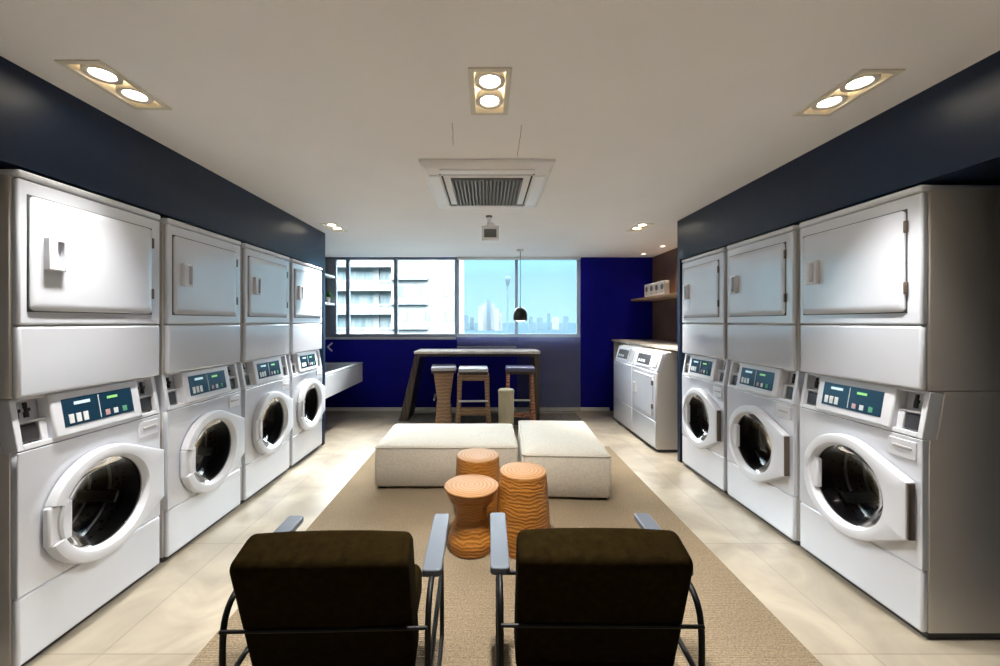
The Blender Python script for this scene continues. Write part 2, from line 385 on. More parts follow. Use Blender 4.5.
def make_washer():
    t = thing('front_load_washer', 'x', 'washing machine')
    c = MB()
    prof = [(.030, .03), (.030, .868), (.063, .872), (.099, 1.078), (DEP, 1.078), (DEP, .03)]
    c.prism_x(prof, -HW, -HW+.012); c.prism_x(prof, HW-.012, HW)
    c.box(-HW+.012, HW-.012, DEP-.012, DEP, .03, 1.078); c.box(-HW+.012, HW-.012, .07, DEP-.012, 1.066, 1.078)
    c.box(-HW+.012, HW-.012, .03, DEP-.012, .03, .042)
    c.build('cabinet', M['side_panel'], t, bevel=.003)
    p = MB(); p.box(-HW+.008, HW-.008, .035, DEP-.02, 0, .03); p.build('plinth', M['seam'], t)
    # front panel with the porthole opening
    rect = [(-HW, .302-DC), (HW, .302-DC), (HW, .868-DC), (-HW, .868-DC)]
    A, _ = ring_pts(lambda a: 0, 56, [math.atan2(y, x) for x, y in rect])
    outer = [(ray_poly(a, rect)*math.cos(a), ray_poly(a, rect)*math.sin(a)) for a in A]
    inner = [(.212*math.cos(a), .212*math.sin(a)) for a in A]
    f = MB()
    loop = lambda pts, y: [(x, y, DC+z) for x, z in pts]
    f.loops([loop(inner, .03), loop(inner, 0), loop(outer, 0), loop(outer, .03), loop(inner, .03)], cap0=False, cap1=False)
    bmesh.ops.remove_doubles(f.b, verts=f.b.verts, dist=1e-5)
    f.build('front_panel', M['enamel'], t, bevel=.012, seg=3)
    l = MB(); l.box(-HW, HW, 0, .03, .03, .2985); l.build('lower_panel', M['enamel'], t, bevel=.010, seg=3)
    # tub opening
    g = MB(); g.lathe([(.214, .006), (.200, .004), (.192, .03), (.198, .075), (.25, .085)], (CX, 0, DC), 40, 'Y', False, False); g.build('gasket', M['gasket'], t)
    d = MB(); d.lathe([(.215, .08), (.262, .09), (.262, .40), (.25, .42), (.15, .425), (.14, .41), (.06, .41), (.05, .40), (.001, .40)], (CX, 0, DC), 40, 'Y', False, True)
    dr = d.build('drum', M['drum'], t)
    for rr_, yy in ((.165, .412), (.235, .30), (.245, .20)):
        q = MB(); P = [(rr_*math.cos(2*math.pi*k/36), yy, DC + rr_*math.sin(2*math.pi*k/36)) for k in range(37)]; q.tube(P, .007, 8); q.build('drum_ring', M['steel'], dr)
    for k in range(3):
        a = R(100 + 120*k); q = MB(); q.T = Matrix.Translation((0, 0, DC)) @ Matrix.Rotation(-a, 4, 'Y')
        q.prism_x([(.12, -.035), (.12, .035), (.39, .030), (.39, -.030)], .215, .258)
        q.build('lifter', M['lifter'], dr, bevel=.012, seg=3)
    # door with a squared tail on the handle side
    cir = [(.256*math.cos(2*math.pi*i/72), .256*math.sin(2*math.pi*i/72)) for i in range(72)]
    hl = hull(cir + [(.306, .138), (.306, -.118)])
    A, _ = ring_pts(lambda a: 0, 72, [math.atan2(.138, .306), math.atan2(-.118, .306), math.pi-.335, math.pi-.33, math.pi+.33, math.pi+.335])
    def rr(a, off):
        r = ray_poly(a, hl) - off
        if abs(a - math.pi) < .3325: r = min(r, .222 - off*.4)
        return r
    pol = lambda rs, y: [(r*math.cos(a), y, DC + r*math.sin(a)) for r, a in zip(rs, A)]
    q = MB()
    q.loops([pol([.197]*len(A), -.006), pol([rr(a, .0) for a in A], -.006), pol([rr(a, 0) for a in A], -.034), pol([rr(a, .006) for a in A], -.044),
             pol([max(.214, rr(a, .030)) if abs(a-math.pi) > .3325 else .212 for a in A], -.050), pol([.209]*len(A), -.047), pol([.197]*len(A), -.022), pol([.197]*len(A), -.006)], cap0=False, cap1=False)
    bmesh.ops.remove_doubles(q.b, verts=q.b.verts, dist=1e-5)
    door = q.build('door', M['enamel_flat'], t, angle=30)
    gl = MB(); gl.lathe([(.196, -.014), (.185, -.004), (.165, .030), (.12, .055), (.06, .066), (.001, .068)], (0, 0, DC), 40, 'Y', False, True); gl.build('door_glass', M['porthole'], door)
    h = MB(); h.box(-.252, -.160, -.036, -.006, DC-.084, DC+.080); h.build('door_hinge', M['enamel_flat'], door, bevel=.008)
    h = MB(); h.box(.300, .3095, -.040, -.008, DC-.114, DC+.133); h.build('door_handle', M['hinge'], door, bevel=.002)  # dark brown paints in the shade on the door tail's end
    # dispenser drawer
    s = MB(); s.box(.190, .308, -.005, .002, .768, .850); dd = s.build('dispenser_drawer', M['enamel_flat'], t, bevel=.005)
    s = MB(); s.box(.212, .292, -.009, -.003, .808, .822); s.build('drawer_handle', M['grey_plate'], dd, bevel=.003)
    # sloping console
    k = MB(); k.T = TILT
    k.box(-HW+.012, HW-.012, .045, .06, 0, CH)
    k.box(-HW, -HW+.022, 0, .06, 0, CH); k.box(HW-.022, HW, 0, .06, 0, CH)
    k.box(-HW+.022, HW-.022, 0, .045, 0, .022); k.box(-HW+.022, HW-.022, .0, .045, CH-.012, CH)
    for sx in (-1, 1):
        a, c = sorted((sx*.205, sx*.306)); k.box(a, c, .010, .045, .104, .114)        # ledge over the coin tray
        a, c = sorted((sx*.205, sx*.232)); k.box(a, c, .012, .045, .022, .104)
    k.build('console', M['enamel_flat'], t, bevel=.003)
    mm = MB(); mm.T = TILT; mm.box(-.205, .205, -.016, .045, .012, CH-.003); mod = mm.build('control_module', M['enamel_flat'], t, bevel=.008, seg=3)
    e = MB(); e.T = TILT; e.box(-.165, .158, -.0185, -.015, .050, .172); e.build('screen', M['screen'], mod, bevel=.001)
    e = MB(); e.T = TILT; e.box(-.118, -.050, -.0205, -.018, .140, .154); e.build('display', M['lcd'], mod)
    e = MB(); e.T = TILT; e.box(.030, .080, -.0205, -.018, .138, .150); e.build('display', M['led'], mod)
    for i, (bx, mt, hh) in enumerate(((-.138, 'btn_w', .040), (-.108, 'btn_w', .040), (-.078, 'btn_w', .040), (.022, 'btn_p', .026), (.062, 'btn_w', .026), (.108, 'btn_g', .026))):
        e = MB(); e.T = TILT; e.box(bx-.009, bx+.011, -.0215, -.018, .062, .062+hh); e.build('button', M[mt], mod, bevel=.001)
    e = MB(); e.T = TILT; e.box(-.012, -.009, -.0200, -.018, .058, .165); e.build('screen_divider', M['btn_w'], mod)
    for sx in (-1, 1):
        for q in (.282, .248):
            s = MB(); s.T = TILT; x = sx*q if sx > 0 else -q
            s.box(x-.006, x+.006, .034, .046, .126, .150); s.box(x-.002, x+.010, .030, .046, .150, .164); s.box(x-.004, x+.004, .034, .046, .164, .188)
            s.build('coin_slot', M['slot'], t)
        s = MB(); s.T = TILT; a, c = sorted((sx*.236, sx*.300)); s.box(a, c, .016, .046, .030, .098); s.build('coin_tray', M['coin'], t, bevel=.003)
    return t
def make_dryer():
    t = thing('tumble_dryer', 'x', 'dryer')
    Z0, ZM, Z1 = 0.0, .285, .898              # own base at the washer top
    c = MB(); c.box(-HW, HW, .030, DEP, Z0, Z1-.012); c.build('cabinet', M['side_panel'], t, bevel=.006)
    u = MB(); u.box(-HW, HW, 0, .03, ZM+.002, Z1-.034); u.build('upper_panel', M['enamel'], t, bevel=.010, seg=3)
    l = MB(); l.box(-HW, HW, 0, .03, Z0, ZM-.002); l.build('lower_panel', M['enamel'], t, bevel=.012, seg=3)
    p = MB(); p.box(-HW-.001, HW+.001, -.006, DEP, Z1-.032, Z1); p.build('top_cap', M['enamel_flat'], t, bevel=.012, seg=3)
    s = MB(); s.box(-.298, .270, -.0025, .002, .340, .808); s.build('door_gasket', M['seam'], t, bevel=.002)
    d = MB(); 
    def rrect(x0, x1, z0, z1, r, y):
        P = []
        for cx, cz, a0 in ((x1-r, z0+r, -90), (x1-r, z1-r, 0), (x0+r, z1-r, 90), (x0+r, z0+r, 180)):
            for k in range(6): a = R(a0 + 18*k); P.append((cx + r*math.cos(a), y, cz + r*math.sin(a)))
        return P
    # softly pillowed pressed-steel door skin
    d.loops([rrect(-.294, .266, .345, .803, .020, .001), rrect(-.294, .266, .345, .803, .020, -.007), rrect(-.291, .263, .348, .800, .019, -.0095), rrect(-.27, .237, .380, .768, .016, -.0105)])
    door = d.build('door', M['enamel'], t, angle=40)
    h = MB(); h.frame(-.248, -.176, .515, .648, .013, -.034, -.009); h.box(-.238, -.216, -.034, -.009, .525, .638); h.box(-.243, -.181, -.015, -.009, .520, .643)
    h.build('door_handle', M['enamel_flat'], door, bevel=.005, seg=3)
    for z in (.425, .700):
        q = MB(); q.box(.262, .275, -.013, .0, z, z+.055); q.build('hinge', M['hinge'], door, bevel=.003)
    return t
washer, dryer = make_washer(), make_dryer()
ORD = ['first', 'second', 'third', 'fourth']
LP, RP = .705, .700
spots_w = []
for i in range(4):
    spots_w.append(((LX, 1.497 + HW + LP*i, 0), R(90), 'L', i))
for i in range(3):
    spots_w.append(((RX, 1.668 + HW + RP*i, 0), R(-90), 'R', i))
desc_l = ['at the camera end of the left row of four', 'second from the camera end in the left row', 'third from the camera end in the left row', 'at the window end of the left row']
desc_r = ['at the camera end of the right row of three', 'in the middle of the right row of three', 'at the window end of the right row']
for k, (loc, rz, side, i) in enumerate(spots_w):
    where = (desc_l if side == 'L' else desc_r)[i]
    row = 'left' if side == 'L' else 'right'
    place(washer, k == 0, loc, rz, 'white round-door washer ' + where, 'front-load washers in the %s row' % row)
    place(dryer, k == 0, (loc[0], loc[1], 1.080), rz, 'white dryer stacked on the washer ' + where, 'stacked dryers in the %s row' % row)

# two low machines under the pale worktop
def low_console(t, ztop, w):
    T = Matrix.Translation((0, 0, .85)) @ Matrix.Rotation(-math.atan2(.06, .21), 4, 'X')
    k = MB(); k.T = T; k.box(-w-.001, w+.001, .0, .05, 0, .215); k.build('console', M['enamel_flat'], t, bevel=.012, seg=3)
    m_ = MB(); m_.T = T; m_.box(-w+.06, w-.16, -.012, .02, .02, .195); mo = m_.build('control_module', M['enamel_flat'], t, bevel=.008)
    e = MB(); e.T = T; e.box(-w+.11, w-.20, -.015, -.01, .05, .165); e.build('screen', M['coin'], mo, bevel=.002)
    for q in range(3):
        e = MB(); e.T = T; e.box(-w+.15+.07*q, -w+.19+.07*q, -.018, -.014, .07, .10); e.build('button', M['btn_w'], mo)
    e = MB(); e.T = T; e.box(w-.13, w-.03, -.008, .02, .04, .18); e.build('coin_plate', M['grey_plate'], t, bevel=.004)
def low_machine(name, cat, kind, loc, label):
    t = thing(name, label, cat, loc, R(-90)); w = .328
    c = MB(); c.prism_x([(.0, .03), (.0, .845), (.035, .85), (.095, 1.062), (.69, 1.062), (.69, .03)], -w, w); c.build('cabinet', M['side_panel'], t, bevel=.008)
    p = MB(); p.box(-w+.01, w-.01, .03, .66, 0, .03); p.build('plinth', M['seam'], t)
    f = MB(); f.box(-w, w, -.012, .0, .04, .325); f.build('lower_panel', M['enamel'], t, bevel=.008)
    f = MB(); f.box(-w, w, -.012, .0, .330, .845); f.build('front_panel', M['enamel'], t, bevel=.008)
    low_console(t, 1.06, w)
    if kind == 'door':
        d = MB(); d.box(-.255, .265, -.026, -.011, .375, .80); do = d.build('door', M['enamel'], t, bevel=.010, seg=3)
        h = MB(); h.frame(-.215, -.165, .55, .67, .012, -.044, -.025); h.box(-.21, -.17, -.030, -.025, .556, .664); h.build('door_handle', M['grey_plate'], do, bevel=.003)
        for z in (.45, .70): h = MB(); h.box(.255, .27, -.030, -.011, z, z+.05); h.build('hinge', M['hinge'], do, bevel=.002)
    else:
        l = MB(); l.box(-w+.03, w-.03, .13, .62, 1.060, 1.074); l.build('lid', M['enamel'], t, bevel=.006)
    return t
low_machine('low_dryer', 'dryer', 'door', (1.79, 4.06+.332, 0), 'low white dryer with a square door under the pale worktop')
low_machine('top_load_washer', 'washing machine', 'lid', (1.79, 4.735+.332, 0), 'low white washer with a plain front under the worktop, next to the cobalt wall')

# pale worktop on its end panel
o = thing('worktop', 'pale stone worktop over the two low white machines', 'worktop', (2.25, 4.92, 0))
mb = MB(); mb.box(-.313, .318, -1.075, 1.058, 1.082, 1.112); mb.build('slab', M['stone_top'], o, bevel=.003)
mb = MB(); mb.box(-.300, .318, .975, 1.007, 0, 1.082); mb.build('end_panel', M['side_panel'], o, bevel=.003)

# wooden wall shelf and the four white blocks on it
mb = MB(); mb.box(2.235, XR, 3.90, DB, 1.70, 1.732)
tag(mb.build('wall_shelf', M['shelf_wood'], bevel=.003), 'wooden wall shelf above the pale worktop', 'shelf')
desc = ['at the camera end of the wooden shelf', 'second from the camera end on the wooden shelf', 'third from the camera end on the wooden shelf', 'at the window end of the wooden shelf']
b0 = thing('display_block', 'x', 'decoration')
mb = MB(); mb.box(-.032, .032, -.079, .079, 0, .190); mb.build('block', M['white_box'], b0, bevel=.004)
mb = MB(); mb.lathe([(.040, 0), (.040, .003)], (-.0345, 0, .115), 20, 'X'); mb.build('round_mark', M['face_grey'], b0)
mb = MB(); mb.box(-.0345, -.031, -.03, .03, .045, .053); mb.build('dark_line', M['face_grey'], b0)
for i in range(4):
    place(b0, i == 0, (2.335, 5.07 + .162*i, 1.732), 0, 'white block with a dark round mark ' + desc[i], 'white blocks on the wooden shelf')

# ------------------------------------------------------------------ left alcove: floating basin counter, shelves, plant, arrow
o = thing('wash_trough', 'white floating wash trough below the window by the left wall', 'sink', (-2.27, 5.2, .46))
x0, x1, y0, y1, h = -.35, .345, -.85, .775, .30
mb = MB()
slab_with_holes(mb, x0, x1, y0, y1, [(x0+.10, x1-.06, y0+.15, y1-.16)], h-.03, h, 'xy'); mb.build('rim', M['basin'], o, bevel=.006)
mb = MB(); mb.box(x1-.03, x1-.004, y0+.01, y1-.004, 0, h-.03); mb.box(x0, x0+.03, y0+.01, y1-.004, 0, h-.03); mb.box(x0+.03, x1-.03, y0+.01, y0+.035, 0, h-.03); mb.box(x0+.03, x1-.03, y1-.03, y1-.004, 0, h-.03); mb.box(x0+.03, x1-.03, y0+.035, y1-.03, 0, .02)
mb.build('apron', M['basin'], o, bevel=.006)
mb = MB(); mb.prism_z([(x0+.10, y0+.15), (x1-.06, y0+.15), (x1-.06, y1-.16), (x0+.10, y1-.16)], .09, .10); mb.build('basin_floor', M['basin'], o)
mb = MB(); mb.lathe([(.03, .10), (.03, .104)], (0, 0, 0), 16); mb.build('drain', M['steel'], o)
for z, d, nm in ((2.055, 'upper white wall shelf in front of the window, by the left wall', 1), (1.635, 'lower white wall shelf holding a small green plant', 0)):
    mb = MB(); mb.box(XL, -2.352, 4.70, 5.95, z, z+.035); tag(mb.build('wall_shelf', M['white_trim'], bevel=.003), d, 'shelf', 'white shelves by the window')
o = thing('potted_plant', 'small green plant in a white pot on the lower white shelf', 'plant', (-2.42, 5.86, 1.67))
mb = MB(); mb.lathe([(.028, 0), (.040, .085), (.040, .09), (.034, .09), (.032, .07)], n=20); mb.build('pot', M['white_box'], o)
mb = MB()
for k in range(46):
    a = random.uniform(0, 6.28); e = random.uniform(.15, 1.3); L = random.uniform(.06, .13)
    d = Vector((math.cos(a)*math.cos(e), math.sin(a)*math.cos(e), math.sin(e))); s = d.cross(Vector((0, 0, 1))).normalized() * random.uniform(.008, .014)
    p = Vector((0, 0, .08)); q = p + d*L*.6; r = p + d*L + Vector((0, 0, -.02*math.cos(e)))
    vs = [mb.v(p), mb.v(q+s), mb.v(r), mb.v(q-s)]; mb.b.faces.new(vs)
lf = mb.build('leaves', M['leaf'], o); so = lf.modifiers.new('solid', 'SOLIDIFY'); so.thickness = .0015
o = MB()
for sg in (1, -1):
    o.T = Matrix.Translation((px(327.6, 5.97), 5.972, CZ - 25*5.97/F)) @ Matrix.Rotation(R(42)*-sg, 4, 'Y'); o.box(0, .095, -.006, .006, -.011, .011)
o.T = Matrix.Identity(4)
tag(o.build('wall_arrow', M['white_trim']), 'small white chevron mark on the cobalt wall under the window', 'sign')

# ------------------------------------------------------------------ rugs
mb = MB(); mb.box(-1.195, 1.345, .35, 4.25, 0, .008); tag(mb.build('sisal_rug', M['sisal'], bevel=.003), 'large beige woven rug under the armchairs and ottomans', 'rug')
mb = MB(); mb.box(-1.26, 1.33, 5.14, 5.80, 0, .006); tag(mb.build('bar_rug', M['grey_rug'], bevel=.002), 'grey rug under the bar table by the window', 'rug')

# ------------------------------------------------------------------ ottomans
def ottoman(w, d, h, loc, rz, label):
    o = thing('ottoman', label, 'ottoman', loc, rz, 'cream ottomans on the rug')
    def cushion(z0, z1, r, crown, ins):
        mb = MB(); N = 15; L = []
        def outline(dx):
            P = []; a, c = w/2-dx, d/2-dx; rr = max(r-dx*.3, .01)
            for cx, cy, a0 in ((a-rr, c-rr, 0), (-a+rr, c-rr, 90), (-a+rr, -c+rr, 180), (a-rr, -c+rr, 270)):
                for k in range(6): t = R(a0+18*k); P.append((cx+rr*math.cos(t), cy+rr*math.sin(t)))
            return P
        for z, dx in ((z0, .012), (z0+.010, .003), ((z0+z1)/2, -.002), (z1-.014, .002), (z1-.004, .010), (z1, .022), (z1+crown*.5, .08), (z1+crown*.85, .16), (z1+crown, .26)):
            L.append([(x, y, z) for x, y in outline(dx+ins)])
        mb.loops(L); return mb
    cushion(.022, h-.012, .03, 0.001, 0).build('upholstered_base', M['linen'], o, angle=50)
    mb = MB(); P = []
    a, c, rr = w/2-.004, d/2-.004, .03
    for cx, cy, a0 in ((a-rr, c-rr, 0), (-a+rr, c-rr, 90), (-a+rr, -c+rr, 180), (a-rr, -c+rr, 270)):
        for k in range(6): t = R(a0+18*k); P.append((cx+rr*math.cos(t), cy+rr*math.sin(t), h-.012))
    mb.tube(P + [P[0]], .006, 8); mb.build('piping', M['linen'], o)
    cushion(h-.016, h, .03, .020, 0.004).build('top_cushion', M['linen'], o, angle=50)
    for sx in (-1, 1):
        for sy in (-1, 1):
            mb = MB(); mb.box(sx*(w/2-.06)-.03, sx*(w/2-.06)+.03, sy*(d/2-.06)-.03, sy*(d/2-.06)+.03, 0, .024); mb.build('foot', M['black_foot'], o)
    return o
ottoman(1.180, .74, .352, (-.335, 3.15+.37, .008), 0, 'wide cream ottoman turned sideways, behind the carved stools')
ottoman(.680, 1.05, .352, (.640, 2.955+.525, .008), R(-3), 'cream ottoman set lengthwise, nearer the low white machines')

# ------------------------------------------------------------------ carved wooden stools
def stump(prof, loc, label, rz, fn=None):
    o = thing('carved_stool', label, 'stool', loc, rz, 'carved wooden stools')
    H = prof[-1][1]; rt = prof[-1][0]
    P = []
    for k in range(41):                        # smooth profile through the control points
        t = k/40*(len(prof)-1); i = min(int(t), len(prof)-2); f = t-i; f = f*f*(3-2*f)
        P.append((prof[i][0]*(1-f)+prof[i+1][0]*f, prof[i][1]+(prof[i+1][1]-prof[i][1])*(t-i)))
    mb = MB(); mb.lathe([(P[0][0]-.008, 0)] + [(P[0][0], .006)] + P[1:], n=48); mb.build('body', M['carved'], o, angle=60)
    mb = MB(); mb.lathe([(rt-.001, H-.002), (rt-.001, H+.002), (rt-.006, H+.006), (rt*.5, H+.006), (.002, H+.006)], n=48); mb.build('stool_top', M['endgrain'], o, angle=60)
stump([(.140, 0), (.143, .05), (.118, .13), (.094, .19), (.096, .23), (.142, .32), (.166, .37)], (-.095, 2.36, .008), 'hourglass-shaped carved wooden stool standing between the armchairs', 0.3)
stump([(.150, 0), (.160, .12), (.160, .25), (.154, .36), (.152, .42)], (-.065, 2.75, .008), 'round carved wooden stool half hidden behind the hourglass one', 1.2)
stump([(.165, 0), (.166, .10), (.160, .22), (.150, .36), (.143, .455)], (.2225, 2.375, .008), 'tallest carved wooden stool, with rippled grain and straight sides', 2.2)

# ------------------------------------------------------------------ armchairs (backs to the camera)
def make_chair():
    t = thing('armchair', 'x', 'armchair')
    A = R(17); ax = Vector((0, -math.sin(A), math.cos(A))); fw = Vector((0, math.cos(A), math.sin(A)))
    def soft(mb, w, org, U, V, lu, lv, r, puff=.0):
        """upholstered block: x across, U thickness direction, V length direction, rounded edges"""
        N = 8; L = []
        for s, ins in ((-1, .0), (1, .0)): pass
        q5 = [(r*(1-math.sin(R(18*k))), r*(1-math.cos(R(18*k)))) for k in range(6)]      # quarter-round ends
        xs = [(-w/2+b_, i_) for b_, i_ in q5[::-1]] + [(-w/4, -puff), (0, -puff*1.3), (w/4, -puff)] + [(w/2-b_, i_) for b_, i_ in q5]
        for x, ins in xs:
            P = []; a0, a1, b0, b1 = ins, lu-ins, ins, lv-ins; rr = max(r-ins*.6, .004)
            for cu, cv, st in ((a1-rr, b1-rr, 0), (a0+rr, b1-rr, 90), (a0+rr, b0+rr, 180), (a1-rr, b0+rr, 270)):
                for k in range(5):
                    q = R(st+22.5*k); p = org + U*(cu+rr*math.cos(q)) + V*(cv+rr*math.sin(q)); P.append((x, p.y, p.z))
            L.append(P)
        mb.loops(L); return mb
    org = Vector((0, 0, .672)) - ax*.47
    soft(MB(), .515, org, fw, ax, .135, .475, .026, .004).build('back_cushion', M['velvet'], t, angle=60)
    s = R(6); fs = Vector((0, math.cos(s), math.sin(s))); us = Vector((0, -math.sin(s), math.cos(s)))
    soft(MB(), .46, Vector((0, .20, .195)), us, fs, .14, .34, .035, .004).build('seat_cushion', M['velvet'], t, angle=60)
    for sx in (-1, 1):
        x = sx*.308
        mb = MB(); mb.tube([(x, .50, .525), (x, .535, .30), (x, .56, .05), (x, .53, .012), (x, .40, .0115), (x, .20, .0115), (x, .10, .012), (x, .075, .05), (x, .074, .26), (x, .072, .44), (x, .10, .50), (x, .16, .524), (x, .24, .526)], .0095, 10, 2)
        mb.build('side_frame', M['black_steel'], t, angle=70)
        mb = MB(); mb.tube([(x, .088, .27), (x, .53, .305)], .009, 8); mb.build('side_rail', M['black_steel'], t)
        mb = MB(); P = []
        for k in range(12): a = 2*math.pi*k/12
        w2, ya, yb, r = .033, .172, .552, .014
        for cx, cy, a0 in ((w2-r, yb-r, 0), (-w2+r, yb-r, 90), (-w2+r, ya+r, 180), (w2-r, ya+r, 270)):
            for k in range(5): a = R(a0+22.5*k); P.append((x+cx+r*math.cos(a), cy+r*math.sin(a)))
        mb.prism_z(P, .526, .550); mb.build('armrest', M['arm_paint'], t, bevel=.004)
    mb = MB(); mb.tube([(-.308, .060, .448), (.308, .060, .448)], .0055, 10); mb.build('back_rail', M['black_steel'], t)
    mb = MB(); mb.tube([(-.3125, .535, .30), (.3125, .535, .30)], .009, 10); mb.build('seat_rail', M['black_steel'], t)
    mb = MB(); mb.tube([(-.3125, .095, .275), (.3125, .095, .275)], .009, 10); mb.build('seat_rail', M['black_steel'], t)
    return t
ch = make_chair()
place(ch, True, (-.487, 1.095, .008), R(1.5), 'dark brown armchair with black arms, its back turned, on the washer-row-of-four side', 'dark brown armchairs')
place(ch, False, (.350, 1.110, .008), R(-.5), 'dark brown armchair with black arms, its back turned, in front of the tallest carved stool', 'dark brown armchairs')

# ------------------------------------------------------------------ bar table, stools, bin, pendant
o = thing('bar_table', 'long dark bar table below the window, its top painted pale with a sky reflection', 'table', (-.13, 5.55, .006))
mb = MB(); mb.box(-.875, .865, -.25, .285, .935, .972); mb.build('table_top', M['table_top'], o, bevel=.004)
mb = MB(); mb.box(-.84, .83, -.21, -.185, .895, .935); mb.box(-.84, .83, .22, .245, .895, .935); mb.build('apron_rail', M['dark_wood'], o, bevel=.003)
mb = MB()
mb.loops([[(-1.09, -.22, .0), (-.97, -.22, .0), (-.97, .25, .0), (-1.09, .25, .0)], [(-.865, -.22, .935), (-.795, -.22, .935), (-.795, .25, .935), (-.865, .25, .935)]])
mb.build('leg', M['dark_wood'], o, bevel=.004)
mb = MB(); mb.box(.79, .858, -.22, .25, 0, .935); mb.build('leg', M['dark_wood'], o, bevel=.004)
def bar_stool(loc, rz, label, wood_, seat, slab):
    s = thing('bar_stool', label, 'bar stool', loc, rz, 'bar stools at the table')
    mb = MB(); mb.box(-.19, .19, -.165, .165, .735, .785); mb.build('seat', M[seat], s, bevel=.018, seg=4)
    mb = MB(); mb.box(-.185, .185, -.16, .16, .700, .735); mb.build('seat_frame', M['dark_wood'], s, bevel=.006)
    if slab:
        for sx in (-1, 1):
            mb = MB(); mb.loops([[(sx*.205-.032, -.12, 0), (sx*.205+.032, -.12, 0), (sx*.205+.032, .12, 0), (sx*.205-.032, .12, 0)], [(sx*.185-.028, -.085, .35), (sx*.185+.028, -.085, .35), (sx*.185+.028, .085, .35), (sx*.185-.028, .085, .35)], [(sx*.175-.03, -.13, .70), (sx*.175+.03, -.13, .70), (sx*.175+.03, .13, .70), (sx*.175-.03, .13, .70)]])
            mb.build('leg', M[wood_], s, bevel=.008)
        mb = MB(); mb.box(-.16, .16, -.10, -.05, .615, .70); mb.build('top_rail', M[wood_], s, bevel=.006); mb = MB(); mb.box(-.17, .17, -.10, -.05, .17, .27); mb.build('cross_rail', M[wood_], s, bevel=.006)
    else:
        for sx in (-1, 1):
            for sy in (-1, 1):
                mb = MB(); mb.loops([[(sx*.17+a*.03, sy*.14+c*.03, 0) for a, c in ((-1,-1),(1,-1),(1,1),(-1,1))], [(sx*.155+a*.024, sy*.13+c*.024, .70) for a, c in ((-1,-1),(1,-1),(1,1),(-1,1))]])
                mb.build('leg', M[wood_], s, bevel=.008)
        mb = MB(); mb.box(-.16, .16, -.15, -.12, .14, .20); mb.build('cross_rail', M[wood_], s, bevel=.005)
    mb = MB(); mb.tube([(-.19, -.125, .36), (.19, -.125, .36)], .013, 10); mb.build('footrest', M['steel'], s)
    return s
bar_stool((-.585, 5.22, .006), R(-84), 'grey-seated wooden bar stool turned edge-on at the dark splayed table leg', 'stool_wood', 'seat_grey', True)
bar_stool((-.180, 5.06, .006), R(2), 'grey-seated bar stool with a square wooden frame at the middle of the bar table', 'stool_wood', 'seat_grey', True)
bar_stool((.435, 5.12, .006), R(-3), 'navy-seated bar stool with reddish legs behind the beige bin', 'red_wood', 'seat_navy', False)
o = thing('tall_bin', 'beige cylindrical bin standing in front of the bar stools', 'bin', (.235, 4.72, 0))
mb = MB(); mb.lathe([(.088, 0), (.092, .01), (.096, .50), (.096, .515)], n=32); mb.build('barrel', M['stump'], o)
mb = MB(); mb.lathe([(.098, .515), (.100, .522), (.098, .545), (.085, .558), (.001, .560)], n=32); mb.build('lid', M['stump'], o)
o = thing('pendant_lamp', 'small black dome pendant lamp hanging over the bar table', 'pendant lamp', (px(520.3, 5.35), 5.35, CEIL))
zb = CZ + 1.6*5.35/F - CEIL
mb = MB(); mb.lathe([(.096, zb), (.098, zb+.035), (.097, zb+.085), (.088, zb+.125), (.068, zb+.158), (.040, zb+.178), (.012, zb+.186), (.008, zb+.20)], n=32, cap0=False); q = mb.build('shade', M['pendant'], o, angle=60); so = q.modifiers.new('solid', 'SOLIDIFY'); so.thickness = .003
mb = MB(); mb.lathe([(.001, zb+.02), (.05, zb+.012), (.07, zb-.002), (.05, zb-.014), (.001, zb-.020)], n=24); mb.build('bulb', M['pendant_in'], o)
mb = MB(); mb.tube([(0, 0, zb+.19), (0, 0, -.02)], .004, 8); mb.build('cord', M['cord'], o)
mb = MB(); mb.lathe([(.045, -.022), (.048, 0)], n=24); mb.build('ceiling_cap', M['white_trim'], o)

# ------------------------------------------------------------------ ceiling fixtures
def make_spot():
    t = thing('ceiling_spotlight', 'x', 'ceiling light')
    mb = MB()
    slab_with_holes(mb, -SW, SW, -SL, SL, [(-SW+.022, SW-.022, -SL+.022, SL-.022)], -.006, .0, 'xy'); mb.build('trim_frame', M['lamp_frame'], t, bevel=.002)
    mb = MB(); w, l = SW-.018, SL-.018
    mb.box(-w, -w+.005, -l, l, -.002, .05); mb.box(w-.005, w, -l, l, -.002, .05); mb.box(-w, w, -l, -l+.005, -.002, .05); mb.box(-w, w, l-.005, l, -.002, .05); mb.box(-w, w, -l, l, .05, .055)
    mb.build('housing', M['lamp_well'], t, smooth=False)
    for sy in (-1, 1):
        mb = MB(); mb.lathe([(.044, .004), (.062, .002), (.064, .008), (.062, .03), (.042, .03), (.039, .012), (.044, .004)], (0, sy*.072, 0), 32, 'Z', False, False); g = mb.build('lamp_ring', M['lamp_ring'], t)
        mb = MB(); mb.lathe([(.040, .012), (.030, .010), (.001, .010)], (0, sy*.072, 0), 32, 'Z', False, True); mb.build('bulb', M['bulb'], g)
    return t
sp = make_spot()
sdesc = ['recessed double spotlight above the camera-end washers of the left row', 'recessed double spotlight on the centre line before the air conditioner', 'recessed double spotlight above the camera-end washers of the right row', 'recessed double spotlight by the window end of the left row', 'recessed double spotlight by the window end of the right row',
         'added unseen double spotlight behind the camera, on the side of the row of four', 'added unseen double spotlight behind the camera on the centre line', 'added unseen double spotlight behind the camera, on the side of the row of three']
for i, (x, y) in enumerate(SPOTS):
    place(sp, i == 0, (x, y, CEIL), 0, sdesc[i], 'recessed double spotlights')
d0 = thing('downlight', 'x', 'ceiling light')
